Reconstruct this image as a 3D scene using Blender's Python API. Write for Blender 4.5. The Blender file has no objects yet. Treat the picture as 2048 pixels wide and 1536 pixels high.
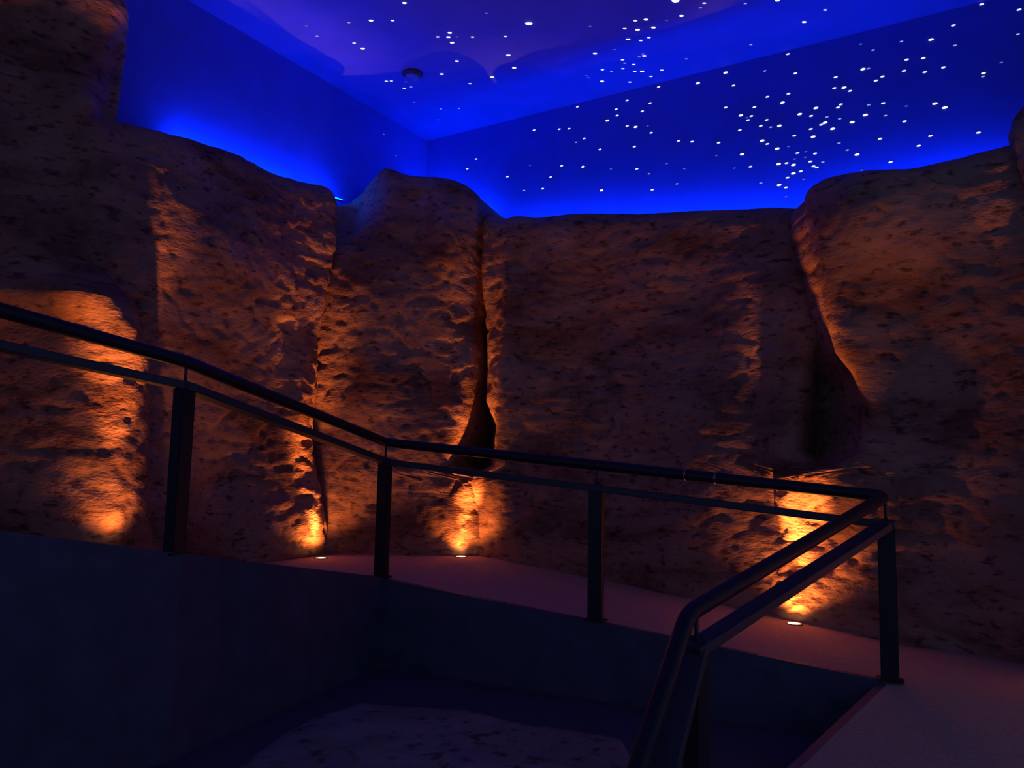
import bpy, bmesh, math, random
from mathutils import Vector, Matrix, noise

random.seed(4)
SC = bpy.context.scene
COL = SC.collection

# ------------------------------------------------------------------ camera
F_PX, PITCH, ROLL, YAW = 1549.55, 0.101287, 0.022105, 0.555135
FWD = Vector((-math.sin(YAW) * math.cos(PITCH), math.cos(YAW) * math.cos(PITCH), math.sin(PITCH)))
_r0 = Vector((math.cos(YAW), math.sin(YAW), 0))
_u0 = _r0.cross(FWD)
RGT = math.cos(ROLL) * _r0 + math.sin(ROLL) * _u0
UPV = -math.sin(ROLL) * _r0 + math.cos(ROLL) * _u0
cam_data = bpy.data.cameras.new('camera')
cam_data.sensor_fit = 'HORIZONTAL'
cam_data.sensor_width = 36.0
cam_data.lens = F_PX / 2048 * 36.0
cam_data.clip_start = 0.05
cam = bpy.data.objects.new('camera', cam_data)
COL.objects.link(cam)
M = Matrix.Identity(4)
for i in range(3):
    M[i][0], M[i][1], M[i][2] = RGT[i], UPV[i], -FWD[i]
cam.matrix_world = M
SC.camera = cam


def ray(px, py):
    return RGT * ((px - 1024) / F_PX) - UPV * ((py - 768) / F_PX) + FWD


def on_plane(px, py, p, n):
    d = ray(px, py)
    return d * (Vector(p).dot(Vector(n)) / d.dot(Vector(n)))


def project(p):
    p = Vector(p)
    w = p.dot(FWD)
    return 1024 + F_PX * p.dot(RGT) / w, 768 - F_PX * p.dot(UPV) / w


# ------------------------------------------------------------------ room measures (eye level is z = 0)
WALL_X, WALL_Y, CEIL_Z, PIT_Z = -6.323, 7.90, 4.284, -1.62
P0 = Vector((-3.96, 1.80, 0)); P1 = Vector((-3.83, 2.706, 0)); P2 = Vector((-4.223, 4.873, 0))
P3 = Vector((-2.42, 5.10, 0)); P4 = Vector((-0.57, 5.305, 0)); P5 = Vector((-1.10, 3.29, 0))


def floor_z(x, y):
    if x <= P2.x + 0.02 or (y < 4.3 and x < -2.5):
        return -0.942 if y >= P2.y else -0.942 + 0.1851 * (P2.y - y) - 0.0
    if x <= P4.x and y > 4.3:
        return -0.942 - 0.0857 * (x - P2.x)
    base = -1.255
    return base if y >= 5.2 else max(PIT_Z, base - 0.196 * (5.2 - y))


# ------------------------------------------------------------------ materials
def new_mat(name):
    m = bpy.data.materials.new(name)
    m.use_nodes = True
    return m, m.node_tree.nodes, m.node_tree.links, m.node_tree.nodes['Principled BSDF']


def plain(name, col, rough=0.6, metal=0.0, nscale=20.0, var=0.15, bump=0.05, spec=0.5):
    m, N, L, b = new_mat(name)
    tc = N.new('ShaderNodeTexCoord')
    nz = N.new('ShaderNodeTexNoise'); nz.inputs['Scale'].default_value = nscale; nz.inputs['Detail'].default_value = 6
    L.new(tc.outputs['Object'], nz.inputs['Vector'])
    rp = N.new('ShaderNodeValToRGB')
    rp.color_ramp.elements[0].position = 0.3; rp.color_ramp.elements[1].position = 0.7
    rp.color_ramp.elements[0].color = tuple(c * (1 - var) for c in col) + (1,)
    rp.color_ramp.elements[1].color = tuple(min(1, c * (1 + var)) for c in col) + (1,)
    L.new(nz.outputs['Fac'], rp.inputs['Fac']); L.new(rp.outputs['Color'], b.inputs['Base Color'])
    b.inputs['Roughness'].default_value = rough; b.inputs['Metallic'].default_value = metal
    b.inputs['Specular IOR Level'].default_value = spec
    if bump:
        bp = N.new('ShaderNodeBump'); bp.inputs['Strength'].default_value = bump; bp.inputs['Distance'].default_value = 0.02
        L.new(nz.outputs['Fac'], bp.inputs['Height']); L.new(bp.outputs['Normal'], b.inputs['Normal'])
    return m


def rock_mat(name, c_lo, c_mid, c_hi):
    m, N, L, b = new_mat(name)
    tc = N.new('ShaderNodeTexCoord')
    mp = N.new('ShaderNodeMapping'); mp.inputs['Scale'].default_value = (1, 1, 2.3)
    L.new(tc.outputs['Object'], mp.inputs['Vector'])
    big = N.new('ShaderNodeTexNoise'); big.inputs['Scale'].default_value = 1.1; big.inputs['Detail'].default_value = 9
    big.inputs['Roughness'].default_value = 0.62; big.inputs['Distortion'].default_value = 0.5
    L.new(mp.outputs['Vector'], big.inputs['Vector'])
    rp = N.new('ShaderNodeValToRGB')
    e = rp.color_ramp.elements
    e[0].position = 0.36; e[0].color = c_lo + (1,)
    e[1].position = 0.66; e[1].color = c_hi + (1,)
    k = e.new(0.5); k.color = c_mid + (1,)
    L.new(big.outputs['Fac'], rp.inputs['Fac'])
    # dark pits scattered through the stone
    pit = N.new('ShaderNodeTexNoise'); pit.inputs['Scale'].default_value = 9.0; pit.inputs['Detail'].default_value = 5
    pit.inputs['Roughness'].default_value = 0.6
    L.new(mp.outputs['Vector'], pit.inputs['Vector'])
    pr = N.new('ShaderNodeValToRGB')
    pr.color_ramp.elements[0].position = 0.33; pr.color_ramp.elements[0].color = (0.30, 0.27, 0.27, 1)
    pr.color_ramp.elements[1].position = 0.46; pr.color_ramp.elements[1].color = (1, 1, 1, 1)
    L.new(pit.outputs['Fac'], pr.inputs['Fac'])
    mx = N.new('ShaderNodeMix'); mx.data_type = 'RGBA'; mx.blend_type = 'MULTIPLY'; mx.inputs['Factor'].default_value = 1.0
    L.new(rp.outputs['Color'], mx.inputs[6]); L.new(pr.outputs['Color'], mx.inputs[7])
    L.new(mx.outputs[2], b.inputs['Base Color'])
    fine = N.new('ShaderNodeTexNoise'); fine.inputs['Scale'].default_value = 26.0; fine.inputs['Detail'].default_value = 7
    L.new(mp.outputs['Vector'], fine.inputs['Vector'])
    b1 = N.new('ShaderNodeBump'); b1.inputs['Strength'].default_value = 0.4; b1.inputs['Distance'].default_value = 0.035
    L.new(pit.outputs['Fac'], b1.inputs['Height'])
    b2 = N.new('ShaderNodeBump'); b2.inputs['Strength'].default_value = 0.5; b2.inputs['Distance'].default_value = 0.015
    L.new(fine.outputs['Fac'], b2.inputs['Height']); L.new(b1.outputs['Normal'], b2.inputs['Normal'])
    L.new(b2.outputs['Normal'], b.inputs['Normal'])
    b.inputs['Roughness'].default_value = 0.85
    b.inputs['Specular IOR Level'].default_value = 0.25
    return m


def emit(name, col, s, sample=True):
    m, N, L, b = new_mat(name)
    b.inputs['Base Color'].default_value = (0.02, 0.02, 0.02, 1)
    b.inputs['Emission Color'].default_value = col + (1,)
    b.inputs['Emission Strength'].default_value = s
    if not sample:
        m.cycles.emission_sampling = 'NONE'
    return m


M_ROCK = rock_mat('sandstone', (0.20, 0.085, 0.055), (0.36, 0.18, 0.12), (0.46, 0.25, 0.17))
M_PATCH = rock_mat('patch_grey', (0.19, 0.17, 0.16), (0.26, 0.23, 0.22), (0.31, 0.28, 0.27))
M_SKYP = plain('night_blue_paint', (0.085, 0.11, 0.62), 0.75, nscale=3, var=0.06, bump=0.02, spec=0.2)
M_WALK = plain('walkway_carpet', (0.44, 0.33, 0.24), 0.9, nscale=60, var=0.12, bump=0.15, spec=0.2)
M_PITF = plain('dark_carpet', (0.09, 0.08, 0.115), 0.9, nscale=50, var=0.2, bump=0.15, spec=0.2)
M_FASC = plain('navy_panel', (0.085, 0.08, 0.12), 0.6, nscale=6, var=0.2, bump=0.02, spec=0.3)
M_RAIL = plain('black_steel_paint', (0.020, 0.018, 0.024), 0.45, nscale=40, var=0.2, bump=0.02, spec=0.3)
M_BAR = plain('dark_steel_bar', (0.045, 0.042, 0.05), 0.55, nscale=40, var=0.2, bump=0.02)
M_TRIM = plain('brushed_steel', (0.35, 0.33, 0.30), 0.4, 1.0, nscale=60, var=0.1)
M_DETW = plain('pale_plastic', (0.13, 0.13, 0.50), 0.5, nscale=30, var=0.04, bump=0.0)
M_DETB = plain('dark_plastic', (0.03, 0.03, 0.05), 0.6, nscale=30, var=0.04, bump=0.0)
M_LENS = emit('warm_lamp_glass', (1.0, 0.62, 0.24), 9.0, False)
M_LED = emit('blue_led', (0.0, 0.07, 1.0), 135.0)
M_LEDB = plain('led_channel', (0.2, 0.2, 0.22), 0.5, 0.5)
def lip_mat():
    m, N, L, b = new_mat('part_clear_lip')  # unseen lip, made part clear to let some blue onto the inner ceiling
    out = N['Material Output']
    tr = N.new('ShaderNodeBsdfTransparent'); tr.inputs['Color'].default_value = (0.9, 0.9, 1.0, 1)
    mx = N.new('ShaderNodeMixShader'); mx.inputs['Fac'].default_value = 0.42
    b.inputs['Base Color'].default_value = (0.6, 0.6, 0.65, 1)
    L.new(b.outputs['BSDF'], mx.inputs[1]); L.new(tr.outputs['BSDF'], mx.inputs[2]); L.new(mx.outputs['Shader'], out.inputs['Surface'])
    return m
M_LIP = lip_mat()
STAR_M = {k: emit('star_' + k, c, s, False) for k, c, s in (
    ('glaring', (0.88, 0.90, 1.0), 6.0), ('bright', (0.80, 0.84, 1.0), 2.6), ('clear', (0.66, 0.72, 1.0), 1.35),
    ('dim', (0.40, 0.46, 1.0), 0.75), ('faint', (0.16, 0.20, 1.0), 0.55))}


# ------------------------------------------------------------------ mesh helpers
def mesh_obj(name, bm, mat, parent=None, smooth=False):
    me = bpy.data.meshes.new(name)
    bmesh.ops.recalc_face_normals(bm, faces=bm.faces)
    bm.to_mesh(me); bm.free()
    me.materials.append(mat)
    if smooth:
        for p in me.polygons:
            p.use_smooth = True
    o = bpy.data.objects.new(name, me)
    COL.objects.link(o)
    if parent is not None:
        o.parent = parent
        o.matrix_parent_inverse = Matrix.Translation(parent.location).inverted()
    return o


def empty(name, loc):
    o = bpy.data.objects.new(name, None)
    o.location = loc
    o.empty_display_size = 0.1
    COL.objects.link(o)
    return o


def tag(o, label=None, cat=None, group=None, kind=None):
    if label: o['label'] = label
    if cat: o['category'] = cat
    if group: o['group'] = group
    if kind: o['kind'] = kind
    return o


def add_tube(bm, pts, r, seg=16, caps=True):
    pts = [Vector(p) for p in pts]
    rings = []
    n = len(pts)
    up = Vector((0, 0, 1))
    for i, p in enumerate(pts):
        if i == 0: t = (pts[1] - p).normalized()
        elif i == n - 1: t = (p - pts[i - 1]).normalized()
        else: t = ((pts[i + 1] - p).normalized() + (p - pts[i - 1]).normalized()).normalized()
        ref = up if abs(t.dot(up)) < 0.95 else Vector((1, 0, 0))
        a = t.cross(ref).normalized(); b = a.cross(t).normalized()
        rings.append([bm.verts.new(p + a * r * math.cos(2 * math.pi * k / seg) + b * r * math.sin(2 * math.pi * k / seg)) for k in range(seg)])
    for i in range(n - 1):
        for k in range(seg):
            bm.faces.new((rings[i][k], rings[i][(k + 1) % seg], rings[i + 1][(k + 1) % seg], rings[i + 1][k]))
    if caps:
        bm.faces.new(rings[0]); bm.faces.new(rings[-1])


def add_bar(bm, pts, w, h, bev=0.006):
    """flat bar swept along pts (top face horizontal across), rounded long edges"""
    pts = [Vector(p) for p in pts]
    prof = []
    for sx, sy in ((1, 1), (-1, 1), (-1, -1), (1, -1)):
        cx, cy = sx * (w / 2 - bev), sy * (h / 2 - bev)
        a0 = {(1, 1): 0, (-1, 1): 90, (-1, -1): 180, (1, -1): 270}[(sx, sy)]
        for k in range(4):
            a = math.radians(a0 + 30 * k)
            prof.append((cx + bev * math.cos(a), cy + bev * math.sin(a)))
    rings = []
    n = len(pts)
    for i, p in enumerate(pts):
        ds = []
        if i > 0: ds.append((p - pts[i - 1]).normalized())
        if i < n - 1: ds.append((pts[i + 1] - p).normalized())
        t = sum(ds, Vector()).normalized()
        side = Vector((t.y, -t.x, 0)).normalized()
        up = side.cross(t).normalized()
        sc = 1.0
        if len(ds) == 2:
            f0 = Vector((ds[0].x, ds[0].y)); f1 = Vector((ds[1].x, ds[1].y))
            if f0.length > 1e-4 and f1.length > 1e-4:
                c = max(-0.9, min(1, f0.normalized().dot(f1.normalized())))
                sc = 1.0 / math.sqrt((1 + c) / 2)
        rings.append([bm.verts.new(p + side * x * sc + up * y) for x, y in prof])
    m = len(prof)
    for i in range(n - 1):
        for k in range(m):
            bm.faces.new((rings[i][k], rings[i][(k + 1) % m], rings[i + 1][(k + 1) % m], rings[i + 1][k]))
    bm.faces.new(rings[0]); bm.faces.new(rings[-1])


def add_lathe(bm, prof, seg=28, mat=None, close=True):
    rings = []
    for r, z in prof:
        rings.append([bm.verts.new((r * math.cos(2 * math.pi * k / seg), r * math.sin(2 * math.pi * k / seg), z)) for k in range(seg)])
    for i in range(len(rings) - 1):
        for k in range(seg):
            bm.faces.new((rings[i][k], rings[i][(k + 1) % seg], rings[i + 1][(k + 1) % seg], rings[i + 1][k]))
    if close:
        bm.faces.new(rings[0]); bm.faces.new(rings[-1])
    if mat is not None:
        bmesh.ops.transform(bm, matrix=mat, verts=bm.verts)


def add_box(bm, c, s, rot=0.0, bev=0.0):
    r = bmesh.ops.create_cube(bm, size=1.0)
    vs = r['verts']
    bmesh.ops.transform(bm, matrix=Matrix.Translation(c) @ Matrix.Rotation(rot, 4, 'Z') @ Matrix.Diagonal((s[0], s[1], s[2], 1)), verts=vs)
    if bev:
        es = list({e for v in vs for e in v.link_edges})
        bmesh.ops.bevel(bm, geom=es, offset=bev, segments=2, affect='EDGES')


def slab_obj(name, poly, thick, mat):
    """polygon (list of xyz, top surface) extruded downwards"""
    bm = bmesh.new()
    top = [bm.verts.new(p) for p in poly]
    bot = [bm.verts.new((p[0], p[1], p[2] - thick)) for p in poly]
    bm.faces.new(top); bm.faces.new(bot[::-1])
    n = len(poly)
    for i in range(n):
        bm.faces.new((top[i], bot[i], bot[(i + 1) % n], top[(i + 1) % n]))
    return mesh_obj(name, bm, mat)


# ------------------------------------------------------------------ room shell
XR, YF = 4.0, -3.0
def box_obj(name, lo, hi, mat):
    bm = bmesh.new()
    add_box(bm, [(a + b) / 2 for a, b in zip(lo, hi)], [b - a for a, b in zip(lo, hi)])
    return mesh_obj(name, bm, mat)

tag(box_obj('ceiling', (WALL_X - 0.15, YF, CEIL_Z), (XR, WALL_Y + 0.15, CEIL_Z + 0.15), M_SKYP), kind='structure')
tag(box_obj('wall_left', (WALL_X - 0.15, YF, PIT_Z - 0.1), (WALL_X, WALL_Y + 0.15, CEIL_Z), M_SKYP), kind='structure')
tag(box_obj('wall_back', (WALL_X, WALL_Y, PIT_Z - 0.1), (XR, WALL_Y + 0.15, CEIL_Z), M_SKYP), kind='structure')
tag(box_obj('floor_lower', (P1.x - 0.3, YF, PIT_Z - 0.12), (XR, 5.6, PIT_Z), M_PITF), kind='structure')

# upper walkway: left ramp, corner landing, back ramp, right landing and the ramp coming down
def walkway():
    bm = bmesh.new()
    V = {}
    def v(x, y, z=None):
        z = floor_z(x, y) if z is None else z
        k = (round(x, 4), round(y, 4), round(z, 4))
        if k not in V: V[k] = bm.verts.new(k)
        return V[k]
    zl = lambda y: -0.942 + 0.1851 * max(0, P2.y - y)
    kp = 0.05                                         # the left ramp lies a little below its kerb
    zk = lambda y: zl(y) - kp * min(1, max(0, (P2.y - y) / 1.2))
    ys = [YF, 0.5, P0.y, P1.y, 3.6, P2.y]
    for a, b in zip(ys[:-1], ys[1:]):
        def ex(y):
            for q0, q1 in ((P0, P1), (P1, P2)):
                if q0.y <= y <= q1.y:
                    return q0.x + (q1.x - q0.x) * (y - q0.y) / (q1.y - q0.y)
            return P0.x - 0.14 * (P0.y - y)
        zz = lambda y: min(zk(y), zk(0.5))
        bm.faces.new((v(WALL_X, a, zz(a)), v(ex(a), a, zz(a)), v(ex(b), b, zz(b)), v(WALL_X, b, zz(b))))
    bm.faces.new((v(WALL_X, P2.y), v(P2.x, P2.y), v(P2.x, WALL_Y, -0.942), v(WALL_X, WALL_Y, -0.942)))
    xs = [P2.x, P3.x, P4.x]
    yb = [P2.y, P3.y, P4.y]
    zx = lambda x: -0.942 - 0.0857 * (x - P2.x)
    for i in range(2):
        bm.faces.new((v(xs[i], yb[i], zx(xs[i])), v(xs[i + 1], yb[i + 1], zx(xs[i + 1])), v(xs[i + 1], WALL_Y, zx(xs[i + 1])), v(xs[i], WALL_Y, zx(xs[i]))))
    ze = zx(P4.x)
    bm.faces.new((v(P4.x, P4.y, ze), v(XR, P4.y, ze), v(XR, WALL_Y, ze), v(P4.x, WALL_Y, ze)))
    yb_ = P4.y - (ze - PIT_Z) / 0.196
    xb = P4.x + (P5.x - P4.x) * (P4.y - yb_) / (P4.y - P5.y)
    bm.faces.new((v(xb, yb_, PIT_Z + 0.002), v(XR, yb_, PIT_Z + 0.002), v(XR, P4.y, ze), v(P4.x, P4.y, ze)))
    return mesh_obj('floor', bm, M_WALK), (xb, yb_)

fl, RAMP_FOOT = walkway()
tag(fl, kind='structure')


def zedge(p):
    if p.y <= P2.y and p.x < P2.x + 0.6 and p.x < -3.5:
        return -0.942 + 0.1851 * (P2.y - p.y)
    return -0.942 - 0.0857 * (p.x - P2.x)


def fascia(name, pts, thick=0.05):
    bm = bmesh.new()
    c = [Vector((p[0], p[1], 0)) for p in pts]
    rows = []
    for i, p in enumerate(c):
        t = (c[min(i + 1, len(c) - 1)] - c[max(i - 1, 0)]).normalized()
        s = Vector((t.y, -t.x, 0))                    # towards the pit
        z = pts[i][2]
        q = p + s * thick
        rows.append([bm.verts.new((p.x, p.y, z)), bm.verts.new((q.x, q.y, z)), bm.verts.new((q.x, q.y, PIT_Z - 0.05)), bm.verts.new((p.x, p.y, PIT_Z - 0.05))])
    for a, b in zip(rows[:-1], rows[1:]):
        for k in range(4):
            bm.faces.new((a[k], a[(k + 1) % 4], b[(k + 1) % 4], b[k]))
    bm.faces.new(rows[0]); bm.faces.new(rows[-1][::-1])
    return tag(mesh_obj(name, bm, M_FASC), kind='structure')

Pm = Vector((P0.x - 0.5, P0.y - 3.5, 0))
fascia('wall_pit_left', [(Pm.x, Pm.y, zedge(P0) + 0.02), (P0.x, P0.y, zedge(P0) + 0.02), (P1.x, P1.y, zedge(P1) + 0.01), (P2.x, P2.y, zedge(P2) + 0.004)])
fascia('wall_pit_back', [(P2.x, P2.y, zedge(P2) + 0.004), (P3.x, P3.y, zedge(P3) + 0.004), (P4.x, P4.y, zedge(P4) + 0.004)])
fascia('wall_pit_right', [(P4.x, P4.y, zedge(P4)), (RAMP_FOOT[0], RAMP_FOOT[1], PIT_Z + 0.004)])


# ------------------------------------------------------------------ sculpted rock faces
def interp(poly, t):
    if t <= poly[0][0]: return poly[0][1]
    for (a, va), (b, vb) in zip(poly[:-1], poly[1:]):
        if t <= b:
            f = (t - a) / max(1e-6, b - a)
            return va + (vb - va) * f
    return poly[-1][1]


def smooth_poly(poly, n=4):
    out = []
    for i in range(len(poly) - 1):
        (a, va), (b, vb) = poly[i], poly[i + 1]
        pa = poly[i - 1] if i else poly[i]; pb = poly[i + 2] if i + 2 < len(poly) else poly[i + 1]
        for k in range(n):
            t = k / n
            m0 = (vb - pa[1]) / 2; m1 = (pb[1] - va) / 2
            h = (2 * t**3 - 3 * t**2 + 1) * va + (t**3 - 2 * t**2 + t) * m0 + (-2 * t**3 + 3 * t**2) * vb + (t**3 - t**2) * m1
            out.append((a + (b - a) * t, h))
    out.append(poly[-1])
    return out


def rock(name, A, B, left, right, top, bumps, label, lean=0.05, depth=0.9, rad=0.16, nu=150, nv=170, seed=0.0, rough=1.0, belly=(), vee=(0.50, 0.0)):
    """A rock mass standing along the plan line A-B; left/right/top are its outline, measured on the upright plane through A-B."""
    A = Vector((A[0], A[1], 0)); B = Vector((B[0], B[1], 0))
    T = (B - A).normalized()
    Nn = Vector((T.y, -T.x, 0))                       # into the room
    if Nn.dot(-A) < 0: Nn = -Nn
    def sz(px, py, off=0.0):
        q = on_plane(px, py, A + Nn * off, Nn)
        return (q - A).dot(T), q.z
    L = sorted(((z, s) for s, z in (sz(*p) for p in left)))
    R = sorted(((z, s) for s, z in (sz(*p) for p in right)))
    TP = sorted(((s, z) for s, z in (sz(p[0], p[1], -0.10) for p in top)))
    TP = smooth_poly(TP)
    BM = [(sz(b[0], b[1]) + tuple(b[2:])) for b in bumps]
    off = Vector((seed * 3.1, seed * 1.7, seed * 2.3))
    bm = bmesh.new()
    wrap_u, wrap_v = 12, 12
    grid = []
    for j in range(nv + 1 + wrap_v):
        row = []
        v = min(1.0, j / nv)
        kv = max(0, j - nv) / wrap_v
        for i in range(-wrap_u, nu + 1 + wrap_u):
            u = min(1.0, max(0.0, i / nu))
            ku = (-i / wrap_u) if i < 0 else ((i - nu) / wrap_u if i > nu else 0)
            kv2 = (-i / wrap_u) if i < 0 else 0
            ku_r = ((i - nu) / wrap_u) if i > nu else 0
            z = 0.5
            for _ in range(6):
                sl, sr = interp(L, z), interp(R, z)
                s = sl + (sr - sl) * u
                P = A + T * s
                zb = floor_z(P.x, P.y) - 0.15
                zt = interp(TP, s)
                z = zb + (zt - zb) * v
            hh = (z - zb) / max(0.1, zt - zb)
            # distance from the outline, for the rounded shoulder
            du = min(u * (sr - sl), (1 - u) * (sr - sl))
            dz = (1 - v) * (zt - zb)
            back = 0.0
            for dd, rr in ((du, rad), (dz, rad * 1.3)):
                if dd < rr:
                    q = 1 - dd / rr
                    back += rr * (1 - math.sqrt(max(0, 1 - q * q)))
            back += max(ku, kv) * depth
            q = Vector((P.x, P.y, z)) + off
            n1 = noise.noise(q * 0.8) * 0.10
            n2 = noise.noise(Vector((q.x * 2.1, q.y * 2.1, q.z * 1.5))) * 0.055
            n3 = noise.fractal(Vector((q.x * 4.0, q.y * 4.0, q.z * 8.5)), 0.9, 2.1, 5) * 0.013
            rd = 1 - abs(noise.noise(Vector((q.x * 2.6, q.y * 2.6, q.z * 5.0 + 7))))
            n4 = -max(0, rd - 0.86) * 0.10
            pk = max(0, noise.noise(Vector((q.x * 7, q.y * 7, q.z * 11))) - 0.22) * -0.06
            d = (n1 + n2) + (n3 + n4 + pk) * rough
            for (bs, bz, amp, ws, wz) in BM:
                e = ((s - bs) / ws) ** 2 + ((z - bz) / wz) ** 2
                if e < 9: d += amp * math.exp(-e)
            for (h0, amp, w) in belly:
                d += amp * math.exp(-((hh - h0) / w) ** 2)
            fade = 1.0 if max(ku, kv) == 0 else 1 - 0.6 * max(ku, kv)
            P = P + T * (ku_r * vee[1] - kv2 * vee[0])
            P3_ = P + Nn * (d * fade - lean * hh - back)
            row.append(bm.verts.new((min(XR, max(WALL_X + 0.01, P3_.x)), min(WALL_Y - 0.01, P3_.y), min(z, CEIL_Z - 0.02))))
        grid.append(row)
    for a, b in zip(grid[:-1], grid[1:]):
        for i in range(len(a) - 1):
            bm.faces.new((a[i], a[i + 1], b[i + 1], b[i]))
    o = mesh_obj(name, bm, M_ROCK, smooth=True)
    return tag(o, label, 'rock', 'sculpted sandstone cliff around the walls')


ROCKS = {}
# tall mass at the left edge of the picture, standing forward of the next one
ROCKS['tower'] = rock('rock_face', (-5.45, 0.4), (-5.32, 3.9),
     left=[(-900, 0), (-900, 1300)],
     right=[(335, -600), (335, 150), (330, 260), (300, 340), (262, 430), (262, 520), (310, 600), (335, 720), (340, 1150)],
     top=[(-900, -420), (-300, -300), (0, -200), (150, -120), (245, -90)],
     bumps=[(222, 180, 0.16, 0.15, 0.20), (310, 150, -0.22, 0.18, 0.7), (290, 330, -0.25, 0.2, 0.45), (200, 380, -0.10, 0.4, 0.5), (215, 950, 0.10, 0.28, 0.7), (110, 570, 0.30, 0.45, 0.14), (110, 400, -0.16, 0.6, 0.5), (40, 40, -0.55, 0.8, 0.7), (0, 260, -0.30, 0.5, 0.5), (10, 560, -0.35, 0.45, 0.9), (20, 880, -0.55, 0.38, 1.2), (205, 1060, 0.07, 0.3, 0.25), (235, 660, 0.12, 0.25, 0.22)],
     label='tall dark rock mass at the far left, rising past the blue wall to the ceiling', seed=1.0, depth=0.9, lean=0.22, rad=0.28)
# broad slab of the left wall
ROCKS['left'] = rock('rock_face', (-5.60, 2.6), (-5.70, 6.4),
     left=[(190, 0), (190, 1300)],
     right=[(700, 300), (697, 420), (690, 500), (668, 610), (656, 680), (650, 900), (655, 1200)],
     top=[(190, 215), (300, 245), (365, 262), (395, 268), (470, 294), (520, 316), (560, 340), (620, 356), (665, 368), (690, 392)],
     bumps=[(600, 700, -0.06, 0.25, 0.5), (400, 480, 0.10, 0.6, 0.5), (500, 430, 0.05, 0.4, 0.5), (560, 560, 0.10, 0.5, 0.35), (615, 1050, 0.09, 0.3, 0.35), (460, 960, -0.16, 0.35, 0.8), (600, 760, 0.12, 0.18, 0.6)],
     label='broad rock slab on the left wall, its top sloping down toward the corner', seed=2.0, depth=0.34)
# peaked column across the corner
ROCKS['column'] = rock('rock_face', (-5.88, 5.66), (-4.15, 6.74),
     left=[(640, 200), (635, 420), (620, 520), (610, 640), (600, 900), (600, 1200)],
     right=[(962, 300), (956, 480), (952, 650), (948, 790), (935, 850), (905, 930), (930, 948), (1010, 962), (1015, 1200)],
     top=[(600, 420), (680, 372), (720, 345), (768, 318), (800, 333), (830, 341), (880, 349), (925, 362), (962, 382)],
     bumps=[(905, 480, 0.16, 0.22, 0.5), (830, 440, -0.08, 0.22, 0.45), (740, 600, 0.07, 0.3, 0.4), (850, 760, -0.06, 0.2, 0.4), (960, 1030, -0.10, 0.35, 0.35), (690, 390, -0.42, 0.30, 0.45)],
     label='peaked rock column filling the corner of the room between two seams', seed=3.4, depth=0.9, vee=(0.28, 0.35))
# broad dark middle face
ROCKS['centre'] = rock('rock_face', (-4.25, 6.55), (-1.2, 6.50),
     left=[(940, 300), (950, 480), (950, 700), (952, 800), (975, 850), (968, 930), (940, 948), (880, 962), (870, 1200)],
     right=[(1590, 300), (1592, 400), (1612, 550), (1636, 660), (1612, 740), (1598, 800), (1588, 900), (1630, 932), (1730, 950), (1750, 1300)],
     top=[(930, 400), (975, 420), (1003, 429), (1025, 425), (1070, 427), (1130, 415), (1230, 409), (1260, 411), (1330, 410), (1400, 407), (1465, 403), (1520, 401), (1560, 402), (1595, 401), (1640, 400)],
     bumps=[(1010, 680, 0.13, 0.13, 1.1), (990, 760, 0.04, 0.14, 0.25), (1180, 600, -0.10, 0.4, 0.8), (1280, 750, -0.26, 0.85, 1.3), (1560, 900, 0.06, 0.18, 0.35), (1600, 1100, -0.06, 0.4, 0.36), (1610, 945, 0.08, 0.2, 0.10), (1560, 700, 0.03, 0.2, 0.2), (960, 1030, -0.04, 0.3, 0.3)],
     label='broad dark rock face in the middle of the back wall, its top nearly level', seed=4.2, depth=0.6, lean=0.10, rough=0.8)
# right mass, leaning out above the seam
ROCKS['right'] = rock('rock_face', (-1.55, 6.50), (2.6, 6.20),
     left=[(1614, 300), (1618, 410), (1634, 480), (1642, 560), (1656, 660), (1668, 705), (1700, 748), (1716, 830), (1706, 905), (1650, 932), (1540, 950), (1520, 1300)],
     right=[(2600, 0), (2600, 1500)],
     top=[(1590, 440), (1615, 408), (1645, 390), (1680, 378), (1730, 374), (1810, 370), (1855, 358), (1895, 340), (1955, 316), (2025, 296), (2200, 250), (2600, 150), (3300, 0)],
     bumps=[(1760, 440, 0.48, 0.55, 0.5), (1640, 1100, -0.08, 0.4, 0.36), (1720, 700, 0.10, 0.2, 0.3), (1880, 850, -0.22, 0.5, 0.9), (1990, 600, 0.02, 0.5, 0.6), (1880, 1130, -0.06, 0.4, 0.5)],
     label='rust-lit rock mass right of the dark cleft, stepping up toward the right edge', seed=5.1, depth=0.6, lean=-0.16, nu=190)
ROCKS['shoulder'] = rock('rock_face', (0.55, 6.05), (2.6, 5.9),
     left=[(2075, 60), (2048, 190), (2020, 228), (2012, 258), (2020, 290), (2030, 330), (2070, 420), (2110, 700), (2110, 1400)],
     right=[(2600, 0), (2600, 1500)],
     top=[(2060, 130), (2120, 90), (2300, 40), (3300, -200)],
     bumps=[], label='rounded rock shoulder jutting in at the upper right edge above the stepped mass', seed=6.3, depth=1.0, nu=90, nv=130, vee=(0.0, 0.0), lean=0.0)

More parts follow.
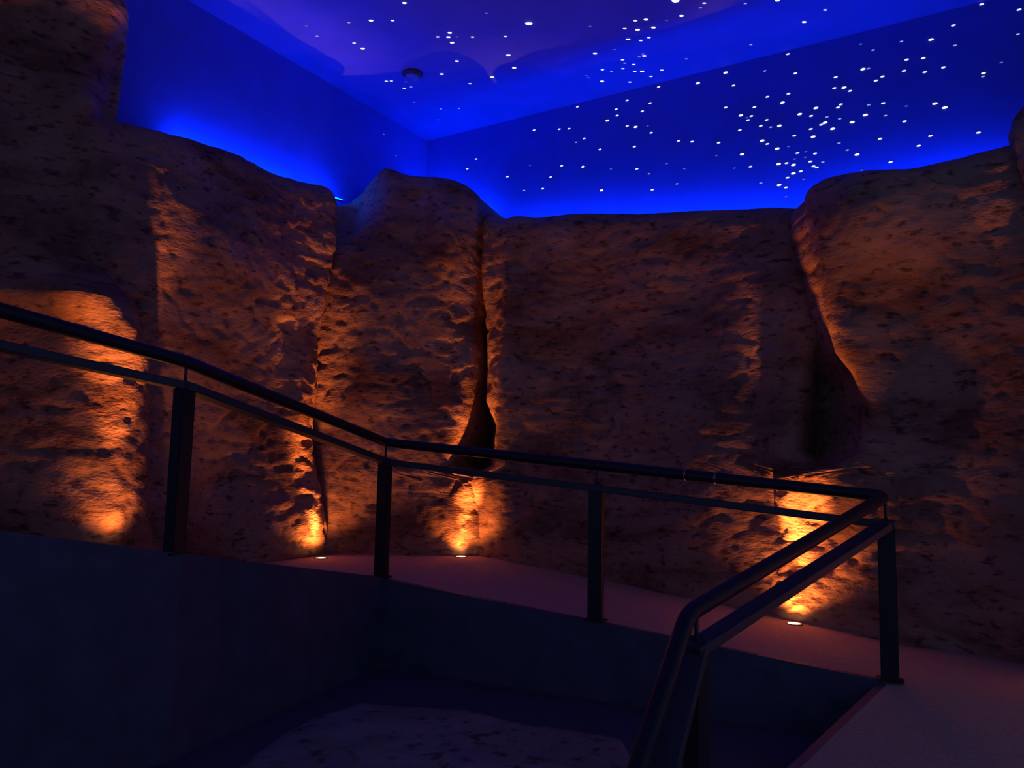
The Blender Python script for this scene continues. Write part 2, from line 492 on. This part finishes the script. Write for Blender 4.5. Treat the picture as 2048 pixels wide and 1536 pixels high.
# low lighter patch with a wavy edge on the pit floor
def ground_patch():
    outline = [(470, 1536), (560, 1470), (620, 1438), (720, 1408), (830, 1415), (940, 1422), (1030, 1448), (1130, 1462), (1250, 1480), (1290, 1560), (1200, 1720), (700, 1800), (380, 1650)]
    pts = [on_plane(x, y, (0, 0, PIT_Z), (0, 0, 1)) for x, y in outline]
    c = sum(pts, Vector()) / len(pts)
    bm = bmesh.new()
    n = len(pts) * 6
    ring0 = []
    dense = []
    for i in range(len(pts)):
        for k in range(6):
            dense.append(pts[i].lerp(pts[(i + 1) % len(pts)], k / 6))
    rows = []
    K = 22
    for j in range(K + 1):
        f = 1 - j / (K + 1)
        row = []
        for p in dense:
            q = c + (p - c) * f
            e = (1 - f)
            z = 0.035 * (1 - math.exp(-e * 14)) + 0.02 * noise.noise(q * 2.2) * min(1, e * 8) + 0.012 * noise.noise(q * 7) * min(1, e * 8)
            row.append(bm.verts.new((q.x, q.y, PIT_Z + max(0.0, z) - (0.01 if j == 0 else 0))))
        rows.append(row)
    for a, b in zip(rows[:-1], rows[1:]):
        for i in range(n):
            bm.faces.new((a[i], a[(i + 1) % n], b[(i + 1) % n], b[i]))
    bm.faces.new(rows[-1])
    return tag(mesh_obj('wavy_patch', bm, M_PATCH, smooth=True), 'low grey raised patch with a wavy edge on the dark pit floor', 'rock')
ground_patch()


# ------------------------------------------------------------------ railing
RAIL_H = 0.95
def railing():
    root = tag(empty('ramp_railing', (P2.x, P2.y, zedge(P2))), 'black steel ramp railing with round handrail above a flat bar, turning three corners', 'railing')
    lo = [None] * 5
    LB = {}
    LB['m'] = Vector((-4.12, 0.6, 0.67)); LB['0'] = Vector((-3.96, 1.80, 0.517))
    LB['1'] = Vector((P1.x, P1.y, 0.407)); LB['2'] = Vector((P2.x, P2.y, 0.008))
    LB['4'] = Vector((P4.x, P4.y, -0.305)); LB['5'] = Vector((-1.10, 3.31, -0.744))
    LB['3'] = LB['2'].lerp(LB['4'], (P3.x - P2.x) / (P4.x - P2.x))
    LB['6'] = Vector((-1.064, 2.73, -1.20)); LB['7'] = Vector((-1.03, 2.30, -1.55))
    h = 0.045
    dz = Vector((0, 0, -h / 2))
    for seq in (('m', '0', '1'), ('1', '2'), ('2', '3', '4'), ('4', '5'), ('5', '6', '7')):
        bm = bmesh.new()
        pts = [LB[k] + dz for k in seq]
        d0 = (pts[0] - pts[1]).normalized(); d1 = (pts[-1] - pts[-2]).normalized()
        if seq[0] != 'm': pts[0] = pts[0] + d0 * 0.045
        if seq[-1] != '7': pts[-1] = pts[-1] + d1 * 0.045
        add_bar(bm, pts, 0.10, h)
        mesh_obj('lower_rail', bm, M_BAR, root)
    # round handrail with rounded bends
    HT = [Vector((-4.12, 0.6, 0.82)), Vector((-3.955, 1.79, 0.662)), LB['1'] + Vector((0, 0, 0.115)), LB['2'] + Vector((0, 0, 0.135)),
          LB['4'] + Vector((0, 0, 0.150)), Vector((-1.128, 3.28, -0.624)), Vector((-1.127, 2.69, -1.125)), Vector((-1.12, 2.30, -1.45))]
    pts = [HT[0]]
    for i in range(1, len(HT) - 1):
        a, b, c = HT[i - 1], HT[i], HT[i + 1]
        rr = 0.05 if i in (1, 2, 6) else 0.07
        s, e = b + (a - b).normalized() * rr, b + (c - b).normalized() * rr
        for k in range(7):
            t = k / 6
            pts.append(s * (1 - t) ** 2 + b * 2 * t * (1 - t) + e * t * t)
    pts.append(HT[-1])
    bm = bmesh.new()
    add_tube(bm, pts, 0.037, 20)
    mesh_obj('handrail', bm, M_RAIL, root, smooth=True)
    # posts, each with a base plate and a thin pin carrying the handrail
    specs = [('1', P1, P2 - P1, zedge(P1), 0.115), ('2', P2, P4 - P2, zedge(P2), 0.135), ('3', P3, P4 - P2, zedge(P3), 0.14), ('4', P4, P4 - P2, zedge(P4), 0.150), ('5', P5, P5 - P4, PIT_Z, 0.12)]
    for key, p, d, zb, gap in specs:
        rot = math.atan2(d.y, d.x)
        top = LB[key].z - 0.02
        bm = bmesh.new()
        bx, by = LB[key].x, LB[key].y
        add_box(bm, (bx, by, (zb + top) / 2), (0.10, 0.075, top - zb), rot, 0.006)
        po = mesh_obj('post', bm, M_RAIL, root)
        bm = bmesh.new()
        add_box(bm, (bx, by, zb + 0.009), (0.15, 0.11, 0.010), rot, 0.003)
        mesh_obj('base_plate', bm, M_RAIL, po)
        bm = bmesh.new()
        add_tube(bm, [(bx, by, LB[key].z - 0.01), (bx, by, LB[key].z + gap)], 0.009, 10)
        mesh_obj('pin', bm, M_BAR, root, smooth=True)
    # joint sleeves on the back run
    for f in (0.665, 0.72):
        q = HT[3].lerp(HT[4], f); t = (HT[4] - HT[3]).normalized()
        bm = bmesh.new(); add_tube(bm, [q - t * 0.006, q + t * 0.006], 0.0385, 20)
        tag(mesh_obj('joint_ring', bm, M_TRIM, root, smooth=True), 'bright steel ring around the handrail')
    return root
railing()


# ------------------------------------------------------------------ recessed floor uplights
LAMP_COL = (1.0, 0.31, 0.06)
def lamp_pos(px, py):
    d = ray(px, py); k = 6.0
    for _ in range(80):
        q = d * k
        k = floor_z(q.x, q.y) / d.z
    return d * k


def uplight(pos, aim, power, label, size=76, blend=1.0, radius=0.03):
    root = tag(empty('floor_uplight', pos), label, 'uplight', 'orange floor uplights at the foot of the rocks')
    bm = bmesh.new()
    add_lathe(bm, [(0.050, -0.02), (0.066, -0.02), (0.066, 0.004), (0.062, 0.008), (0.052, 0.008), (0.050, 0.005)], 32, Matrix.Translation(pos), close=False)
    mesh_obj('rim', bm, M_TRIM, root, smooth=True)
    bm = bmesh.new()
    add_lathe(bm, [(0.0505, -0.004), (0.050, 0.003), (0.035, 0.006), (0.015, 0.0075)], 32, Matrix.Translation(pos))
    tag(mesh_obj('lens', bm, M_LENS, root, smooth=True), 'glowing warm glass lens')
    for nm, e, deg, tilt, bl in (('uplight_spill', power * 0.30, 136, 0.3, 1.0), ('uplight_beam', power * 3.2, 34, 1.0, 1.0)):
        ld = bpy.data.lights.new(nm, 'SPOT')
        ld.energy = e; ld.color = LAMP_COL; ld.spot_size = math.radians(deg); ld.spot_blend = bl
        ld.shadow_soft_size = radius
        lo = bpy.data.objects.new(nm, ld)
        COL.objects.link(lo)
        lo.location = pos + Vector((0, 0, 0.03))
        lo.rotation_euler = (Vector((0, 0, 1)).lerp(Vector(aim), tilt)).to_track_quat('-Z', 'Y').to_euler()
    return root

q1 = lamp_pos(642, 1117); q2 = lamp_pos(922, 1114); q3 = lamp_pos(1588, 1248)
uplight(Vector((-5.06, 3.15, floor_z(-5.06, 3.15) - 0.05)), (-0.17, 0.06, 1), 115, 'floor uplight hidden behind the kerb at the foot of the tall left rock')
uplight(q1, (-0.20, 0.01, 1), 110, 'floor uplight at the seam between the left slab and the corner column')
uplight(q2, (-0.03, 0.20, 1), 100, 'floor uplight below the narrow cleft right of the corner column')
uplight(q3, (0.05, 0.19, 1), 150, 'floor uplight on the right, seen between the two slanting rails')
uplight(Vector((0.75, 5.95, -1.255)), (-0.02, 0.15, 1), 140, 'floor uplight just beyond the right picture edge, reddening the rock')


# ------------------------------------------------------------------ blue cove strips behind the rock tops
def led(name_label, a, b, lip):
    a, b = Vector(a), Vector(b)
    root = tag(empty('mounted_led_strip', a), name_label, 'led strip', 'blue cove strips behind the rock tops')
    t = (b - a).normalized()
    bm = bmesh.new(); add_bar(bm, [a - Vector((0, 0, 0.012)), b - Vector((0, 0, 0.012))], 0.03, 0.016, 0.003)
    mesh_obj('channel', bm, M_LEDB, root)
    bm = bmesh.new(); add_bar(bm, [a, b], 0.02, 0.012, 0.003)
    tag(mesh_obj('diffuser', bm, M_LED, root), 'glowing blue strip')
    toward = Vector((0, 1, 0)) if abs(t.x) > abs(t.y) else Vector((-1, 0, 0))
    nb = max(2, int((b - a).length / 0.7) + 1)
    for k in range(nb):
        q = a.lerp(b, (k + 0.5) / nb) - Vector((0, 0, 0.026))
        dist = (WALL_Y - q.y) if toward.y else (q.x - WALL_X)
        bm = bmesh.new(); add_bar(bm, [q, q + toward * dist], 0.02, 0.008, 0.002)
        mesh_obj('bracket', bm, M_LEDB, root)
    if lip:                                            # unseen upright edge on the room side, shaped to trim blue light
        bm = bmesh.new()
        n = Vector((t.y, -t.x, 0)).normalized()
        if n.dot(a) > 0: n = -n
        o_ = n * lip[0]
        add_bar(bm, [a + o_ + Vector((0, 0, lip[1] / 2 - 0.01)), b + o_ + Vector((0, 0, lip[1] / 2 - 0.01))], 0.006, lip[1] + 0.02, 0.001)
        mesh_obj('lip', bm, M_LIP, root)
    return root


def behind(px, py, axis, off, drop, dd=0.12):
    if axis == 'back':
        q = on_plane(px, py, (0, WALL_Y - off, 0), (0, 1, 0))
    else:
        q = on_plane(px, py, (WALL_X + off, 0, 0), (1, 0, 0))
    q.z -= drop + dd
    return q

LB_ = (0.055, 0.105)
led('blue led strip glowing on the wall behind the middle rock face', behind(1006, 432, 'back', 0.12, 0.10), behind(1590, 405, 'back', 0.12, 0.08), LB_)
led('blue led strip glowing on the wall behind the stepped right rock', behind(1610, 385, 'back', 0.12, 0.10), behind(2030, 300, 'back', 0.12, 0.10), LB_)
led('blue led strip glowing in the corner behind the peaked column', behind(830, 345, 'back', 0.12, 0.20), behind(985, 405, 'back', 0.12, 0.10), None)
led('blue led strip glowing on the wall behind the left slab', behind(352, 266, 'left', 0.10, 0.07, 0.0), behind(600, 350, 'left', 0.10, 0.14, 0.0), None)
led('short blue led strip in the gap left of the peaked column', behind(612, 358, 'left', 0.16, 0.10, 0.0), behind(684, 385, 'left', 0.16, 0.09, 0.0), None)


# ------------------------------------------------------------------ smoke detector
dp = on_plane(825, 146, (0, 0, CEIL_Z), (0, 0, 1))
det = tag(empty('smoke_detector', dp), 'round smoke detector on the blue starry ceiling', 'smoke detector')
bm = bmesh.new(); add_lathe(bm, [(0.105, 0.0), (0.11, -0.006), (0.11, -0.025), (0.10, -0.032), (0.06, -0.034)], 32, Matrix.Translation(dp))
mesh_obj('base', bm, M_DETB, det, smooth=True)
bm = bmesh.new(); add_lathe(bm, [(0.082, -0.03), (0.082, -0.055), (0.07, -0.068), (0.04, -0.076), (0.012, -0.078)], 32, Matrix.Translation(dp))
mesh_obj('dome', bm, M_DETW, det, smooth=True)

# ------------------------------------------------------------------ fibre optic stars (image x, image y, brightness)
CEIL_STARS = [(808.9, 5.6, 3.0), (697.7, 45.0, 1.0), (742.1, 40.8, 3.0), (785.0, 40.8, 2.0), (612.3, 51.7, 0.5), (634.1, 72.1, 1.0), (708.3, 86.1, 2.0), (725.5, 96.7, 3.0), (875.3, 73.5, 2.0), (899.6, 65.4, 3.0), (896.8, 73.8, 3.0), (914.0, 73.5, 0.7), (904.1, 85.4, 3.0), (944.9, 73.8, 2.0), (1010.7, 72.8, 1.5), (1057.5, 46.8, 5.0), (1016.7, 110.1, 3.0), (1028.3, 135.4, 3.0), (913.6, 122.0, 3.0), (883.4, 148.0, 3.0), (984.3, 154.0, 3.0), (940.0, 167.0, 2.0), (772.6, 162.1, 2.0), (782.8, 161.7, 2.0), (812.0, 163.5, 0.7), (808.5, 176.5, 2.0), (822.2, 173.7, 1.0), (828.6, 204.6, 0.7), (881.6, 217.7, 1.0), (917.9, 216.6, 1.0), (876.7, 239.1, 0.5), (1180.2, 52.7, 0.6), (972.7, 26.4, 0.4), (1270.5, 41.1, 2.0), (1292.0, 38.7, 3.0), (1249.4, 57.0, 2.0), (1275.1, 59.4, 3.0), (1306.8, 54.9, 3.0), (1297.6, 74.9, 2.0), (1256.1, 78.4, 3.0), (1281.4, 80.9, 2.0), (1229.4, 98.8, 0.7), (1190.0, 106.9, 2.5), (1285.7, 107.6, 1.0), (1278.3, 113.6, 1.0), (1288.5, 111.5, 3.0), (1244.9, 119.5, 2.0), (1249.4, 126.2, 1.0), (1267.4, 128.7, 2.0), (1245.6, 137.1, 2.0), (1204.8, 139.2, 2.0), (1222.7, 142.8, 1.0), (1269.5, 142.8, 2.0), (1284.2, 142.8, 3.0), (1173.1, 151.2, 0.5), (1176.7, 155.1, 0.4), (1301.8, 152.6, 2.0), (1259.6, 163.9, 2.0), (1204.1, 162.4, 2.5), (1350.9, 1.1, 5.0), (1408.5, 6.0, 2.0), (1401.1, 15.6, 1.0), (1363.0, 31.6, 3.0), (1490.6, 6.8, 1.2), (1554.6, 0.7, 2.5), (1650.3, 19.9, 2.0), (1608.3, 43.7, 2.5), (1333.5, 40.2, 0.4), (1501.7, 89.2, 1.3), (1372.6, 117.7, 1.0), (1323.6, 140.1, 2.0)]
WALL_STARS = [(1317.3, 173.7, 2.0), (1154.9, 213.8, 2.0), (1254.0, 201.1, 2.0), (1300.4, 206.4, 2.0), (1232.2, 218.7, 2.0), (1284.6, 222.6, 2.0), (1234.3, 231.0, 2.0), (1214.6, 241.2, 2.5), (1254.4, 252.1, 2.0), (1271.2, 253.9, 2.5), (1295.1, 251.8, 0.6), (1302.2, 265.5, 2.0), (1068.0, 260.2, 2.0), (1118.6, 258.4, 2.3), (1138.0, 257.4, 2.0), (1168.6, 277.1, 2.0), (1152.4, 284.5, 1.0), (1199.9, 298.9, 2.0), (1268.8, 293.2, 2.0), (952.3, 318.2, 1.5), (934.7, 337.6, 1.5), (1059.9, 330.5, 0.7), (1123.2, 331.6, 2.0), (1166.1, 333.7, 3.0), (1221.7, 337.9, 0.7), (1273.7, 337.9, 2.3), (1298.0, 347.7, 1.3), (1014.9, 353.4, 2.0), (1101.4, 354.1, 2.0), (1048.0, 380.8, 0.8), (1085.2, 377.3, 1.5), (1203.0, 380.8, 2.8), (1304.6, 379.7, 1.7), (1395.7, 166.4, 2.5), (1451.2, 145.4, 2.5), (1466.8, 171.0, 2.0), (1529.7, 141.8, 0.8), (1576.0, 108.1, 2.2), (1590.5, 146.8, 1.7), (1451.2, 215.1, 1.5), (1508.8, 214.4, 2.3), (1481.7, 230.7, 2.5), (1502.7, 232.1, 2.0), (1496.0, 240.3, 2.0), (1493.5, 235.3, 0.7), (1534.7, 193.7, 2.0), (1577.0, 187.7, 2.2), (1564.9, 205.5, 2.5), (1521.6, 252.0, 2.0), (1533.3, 240.0, 2.0), (1541.5, 254.5, 1.3), (1558.9, 251.7, 3.5), (1479.6, 260.2, 1.5), (1599.4, 228.2, 2.7), (1631.8, 216.1, 3.7), (1622.2, 231.8, 2.0), (1653.8, 233.9, 0.8), (1649.9, 245.6, 2.5), (1642.1, 249.6, 1.6), (1621.5, 258.1, 2.0), (1665.2, 257.7, 2.5), (1588.4, 271.6, 2.3), (1626.4, 273.4, 3.0), (1524.4, 281.5, 2.7), (1534.7, 287.9, 1.5), (1554.6, 297.2, 2.5), (1594.8, 306.1, 2.2), (1630.3, 307.1, 2.2), (1357.3, 281.9, 2.0), (1384.0, 283.3, 2.0), (1437.3, 285.5, 2.2), (1484.2, 308.6, 2.5), (1433.0, 311.1, 0.5), (1333.5, 327.1, 0.6), (1368.7, 337.4, 0.5), (1468.6, 336.3, 0.7), (1500.9, 333.5, 2.0), (1557.1, 328.1, 2.5), (1573.1, 326.3, 2.0), (1587.0, 329.9, 2.7), (1620.7, 323.1, 1.8), (1626.8, 332.7, 2.0), (1633.5, 334.9, 1.6), (1645.6, 324.2, 1.2), (1601.5, 342.7, 1.8), (1586.6, 347.0, 2.4), (1574.9, 355.5, 2.0), (1558.2, 370.1, 2.5), (1572.0, 375.0, 2.0), (1521.6, 366.2, 1.0), (1648.8, 363.0, 2.0), (1606.9, 358.7, 0.5), (1353.8, 367.6, 1.0), (1572.0, 393.2, 0.5), (1671.2, 154.6, 2.0), (1668.7, 176.3, 2.0), (1687.9, 175.3, 2.5), (1700.0, 182.0, 2.0), (1681.5, 209.0, 2.3), (1675.8, 215.1, 1.5), (1679.4, 237.5, 1.2), (1704.3, 244.6, 2.4), (1730.6, 230.0, 2.8), (1737.7, 209.7, 1.2), (1766.5, 206.5, 1.6), (1770.8, 231.1, 1.4), (1760.1, 277.6, 2.0), (1678.0, 286.2, 1.0), (1694.7, 300.0, 1.2), (1713.9, 309.3, 2.7), (1781.1, 324.2, 1.5), (1809.2, 242.8, 1.8), (1812.7, 212.2, 0.4), (1837.2, 291.5, 1.6), (1860.7, 272.0, 2.0), (1956.7, 265.2, 1.6), (1869.9, 207.3, 2.4), (1889.5, 215.4, 2.6), (1726.0, 138.3, 2.4), (1736.6, 137.2, 1.0), (1751.9, 161.4, 2.2), (1765.1, 153.2, 2.2), (1808.1, 141.8, 2.0), (1813.4, 119.4, 1.6), (1846.8, 116.2, 2.0), (1849.7, 144.3, 1.9), (1887.0, 134.7, 1.7), (1862.1, 79.3, 2.4), (1802.8, 83.2, 0.8), (1746.2, 100.2, 1.2), (1721.7, 88.5, 0.4), (1906.9, 50.8, 1.5), (1909.8, 91.0, 1.0), (1967.0, 146.5, 1.6), (1966.3, 152.9, 1.0), (2002.5, 125.1, 0.5), (1963.1, 8.5, 1.7), (2038.1, 19.6, 2.0), (2035.6, 68.6, 1.3), (1577.0, 292.9, 0.4), (1611.5, 303.2, 0.5), (1610.8, 314.6, 0.5), (1589.1, 318.2, 0.4), (1723.5, 340.2, 0.3)]
LEFT_STARS = [(767.7, 268.6, 0.4), (791.6, 311.5, 0.4)]

CEIL_GROUPS = [((655, 62), 'the few at the left end of the ceiling'), ((730, 45), 'the sparse ceiling trio left of the smoke detector'),
    ((795, 22), 'the ceiling pair straight above the smoke detector'), ((890, 78), 'the tight ceiling knot right of the smoke detector'),
    ((798, 166), 'the ceiling group below the smoke detector'), ((895, 212), 'the faint ceiling group near the room corner'),
    ((930, 145), 'the loose ceiling row below the tight knot'), ((1010, 120), 'the ceiling arc below the glaring star'),
    ((1050, 40), 'the few around the glaring ceiling star'), ((1275, 55), 'the upper cluster near the ceiling centre'),
    ((1290, 115), 'the lower right of the ceiling cluster'), ((1200, 140), 'the lower left of the ceiling cluster'),
    ((1385, 12), 'the ceiling group at the top picture edge'), ((1580, 15), 'the sparse ceiling group toward the right'),
    ((1440, 100), 'the lone ones low on the ceiling by the wall line')]
WALL_GROUPS = [((1120, 265), 'the wall row right of the room corner'), ((1160, 345), 'the wall pairs above the middle rock'),
    ((945, 328), 'the wall pair over the peaked column'), ((1060, 378), 'the low row left above the middle rock'),
    ((1245, 225), 'the wall group under the ceiling line'), ((1290, 355), 'the low row over the middle rock'),
    ((1375, 280), 'the even wall row above the middle rock'), ((1430, 165), 'the wall group close under the ceiling edge'),
    ((1490, 232), 'the left knot of the dense wall cluster'), ((1545, 250), 'the inner left of the dense wall cluster'),
    ((1565, 200), 'the top of the dense wall cluster'), ((1535, 285), 'the lower left of the dense wall cluster'),
    ((1640, 235), 'the centre of the dense wall cluster'), ((1600, 275), 'the underside of the dense wall cluster'),
    ((1568, 332), 'the low knot over the cleft'), ((1625, 330), 'the low knot right of the cleft'), ((1570, 368), 'the lowest few just above the cleft'),
    ((1685, 175), 'the small wall arc above the dense cluster'), ((1690, 210), 'the wall pairs right of the dense cluster'),
    ((1740, 235), 'the spread right of the dense cluster'), ((1700, 300), 'the wall group over the stepped right rock'),
    ((1755, 155), 'the upper right wall knot'), ((1830, 130), 'the wall group high toward the right edge'),
    ((1880, 212), 'the bright pair at the right of the wall'), ((1860, 280), 'the low few above the stepped rock end'),
    ((1970, 145), 'the double light near the upper right edge'), ((2000, 30), 'the few in the top right picture corner')]
LEFT_GROUPS = [((780, 290), 'the two on the left wall beside the corner')]
ORD = ['first', 'second', 'third', 'fourth', 'fifth', 'sixth', 'seventh', 'eighth', 'ninth', 'tenth', 'eleventh', 'twelfth', 'thirteenth', 'fourteenth', 'fifteenth', 'sixteenth']


def star_class(b):
    return 'glaring' if b >= 4 else 'bright' if b >= 2.4 else 'clear' if b >= 1.5 else 'dim' if b >= 0.8 else 'faint'


STAR_SIZE = {'glaring': 0.034, 'bright': 0.022, 'clear': 0.019, 'dim': 0.016, 'faint': 0.015}
STAR_MESH = {}
for cls in STAR_SIZE:                                  # lens narrowed to imitate sideways light smear; flat side on the surface
    bm = bmesh.new()
    r = STAR_SIZE[cls]
    add_lathe(bm, [(r, 0.0), (r * 0.95, r * 0.14), (r * 0.75, r * 0.26), (r * 0.4, r * 0.33)], 16)
    bmesh.ops.transform(bm, matrix=Matrix.Diagonal((1, 0.42, 1, 1)), verts=bm.verts)
    bmesh.ops.recalc_face_normals(bm, faces=bm.faces)
    me = bpy.data.meshes.new('star_light'); bm.to_mesh(me); bm.free()
    me.materials.append(STAR_M[cls])
    STAR_MESH[cls] = me


def stars(lst, groups, plane_p, plane_n, rot, gname):
    buckets = {}
    for x, y, b in lst:
        g = min(groups, key=lambda c: (c[0][0] - x) ** 2 + ((c[0][1] - y) * 1.3) ** 2)
        buckets.setdefault(g[1], []).append((x, y, b))
    for phrase, items in buckets.items():
        items.sort()
        for i, (x, y, b) in enumerate(items):
            cls = star_class(b)
            o = bpy.data.objects.new('star_bulb', STAR_MESH[cls])
            o.location = on_plane(x, y, plane_p, plane_n)
            o.rotation_euler = rot
            COL.objects.link(o)
            if len(items) == 1:
                lab = '%s white star light, the only one of %s' % (cls, phrase)
            else:
                pos = 'leftmost' if i == 0 else 'rightmost' if i == len(items) - 1 else ORD[i] + ' from left'
                lab = '%s star light, %s in %s'  % (cls, pos, phrase)
            tag(o, lab, 'star light', gname)


stars(CEIL_STARS, CEIL_GROUPS, (0, 0, CEIL_Z), (0, 0, 1), (math.pi, 0, YAW), 'fibre optic stars on the ceiling')
stars(WALL_STARS, WALL_GROUPS, (0, WALL_Y, 0), (0, 1, 0), (math.pi / 2, 0, 0), 'fibre optic stars on the back wall')
stars(LEFT_STARS, LEFT_GROUPS, (WALL_X, 0, 0), (1, 0, 0), (math.pi / 2, 0, math.pi / 2), 'fibre optic stars on the left wall')


# ------------------------------------------------------------------ faint ambience of the rest of the gallery
w = bpy.data.worlds.new('gallery_ambience')
SC.world = w
w.use_nodes = True
w.node_tree.nodes['Background'].inputs['Color'].default_value = (0.52, 0.74, 1.9, 1)
w.node_tree.nodes['Background'].inputs['Strength'].default_value = 0.13

SC.view_settings.view_transform = 'Standard'
SC.view_settings.look = 'None'
SC.view_settings.gamma = 1.0
SC.view_settings.use_curve_mapping = False
SC.view_settings.exposure = 0.0
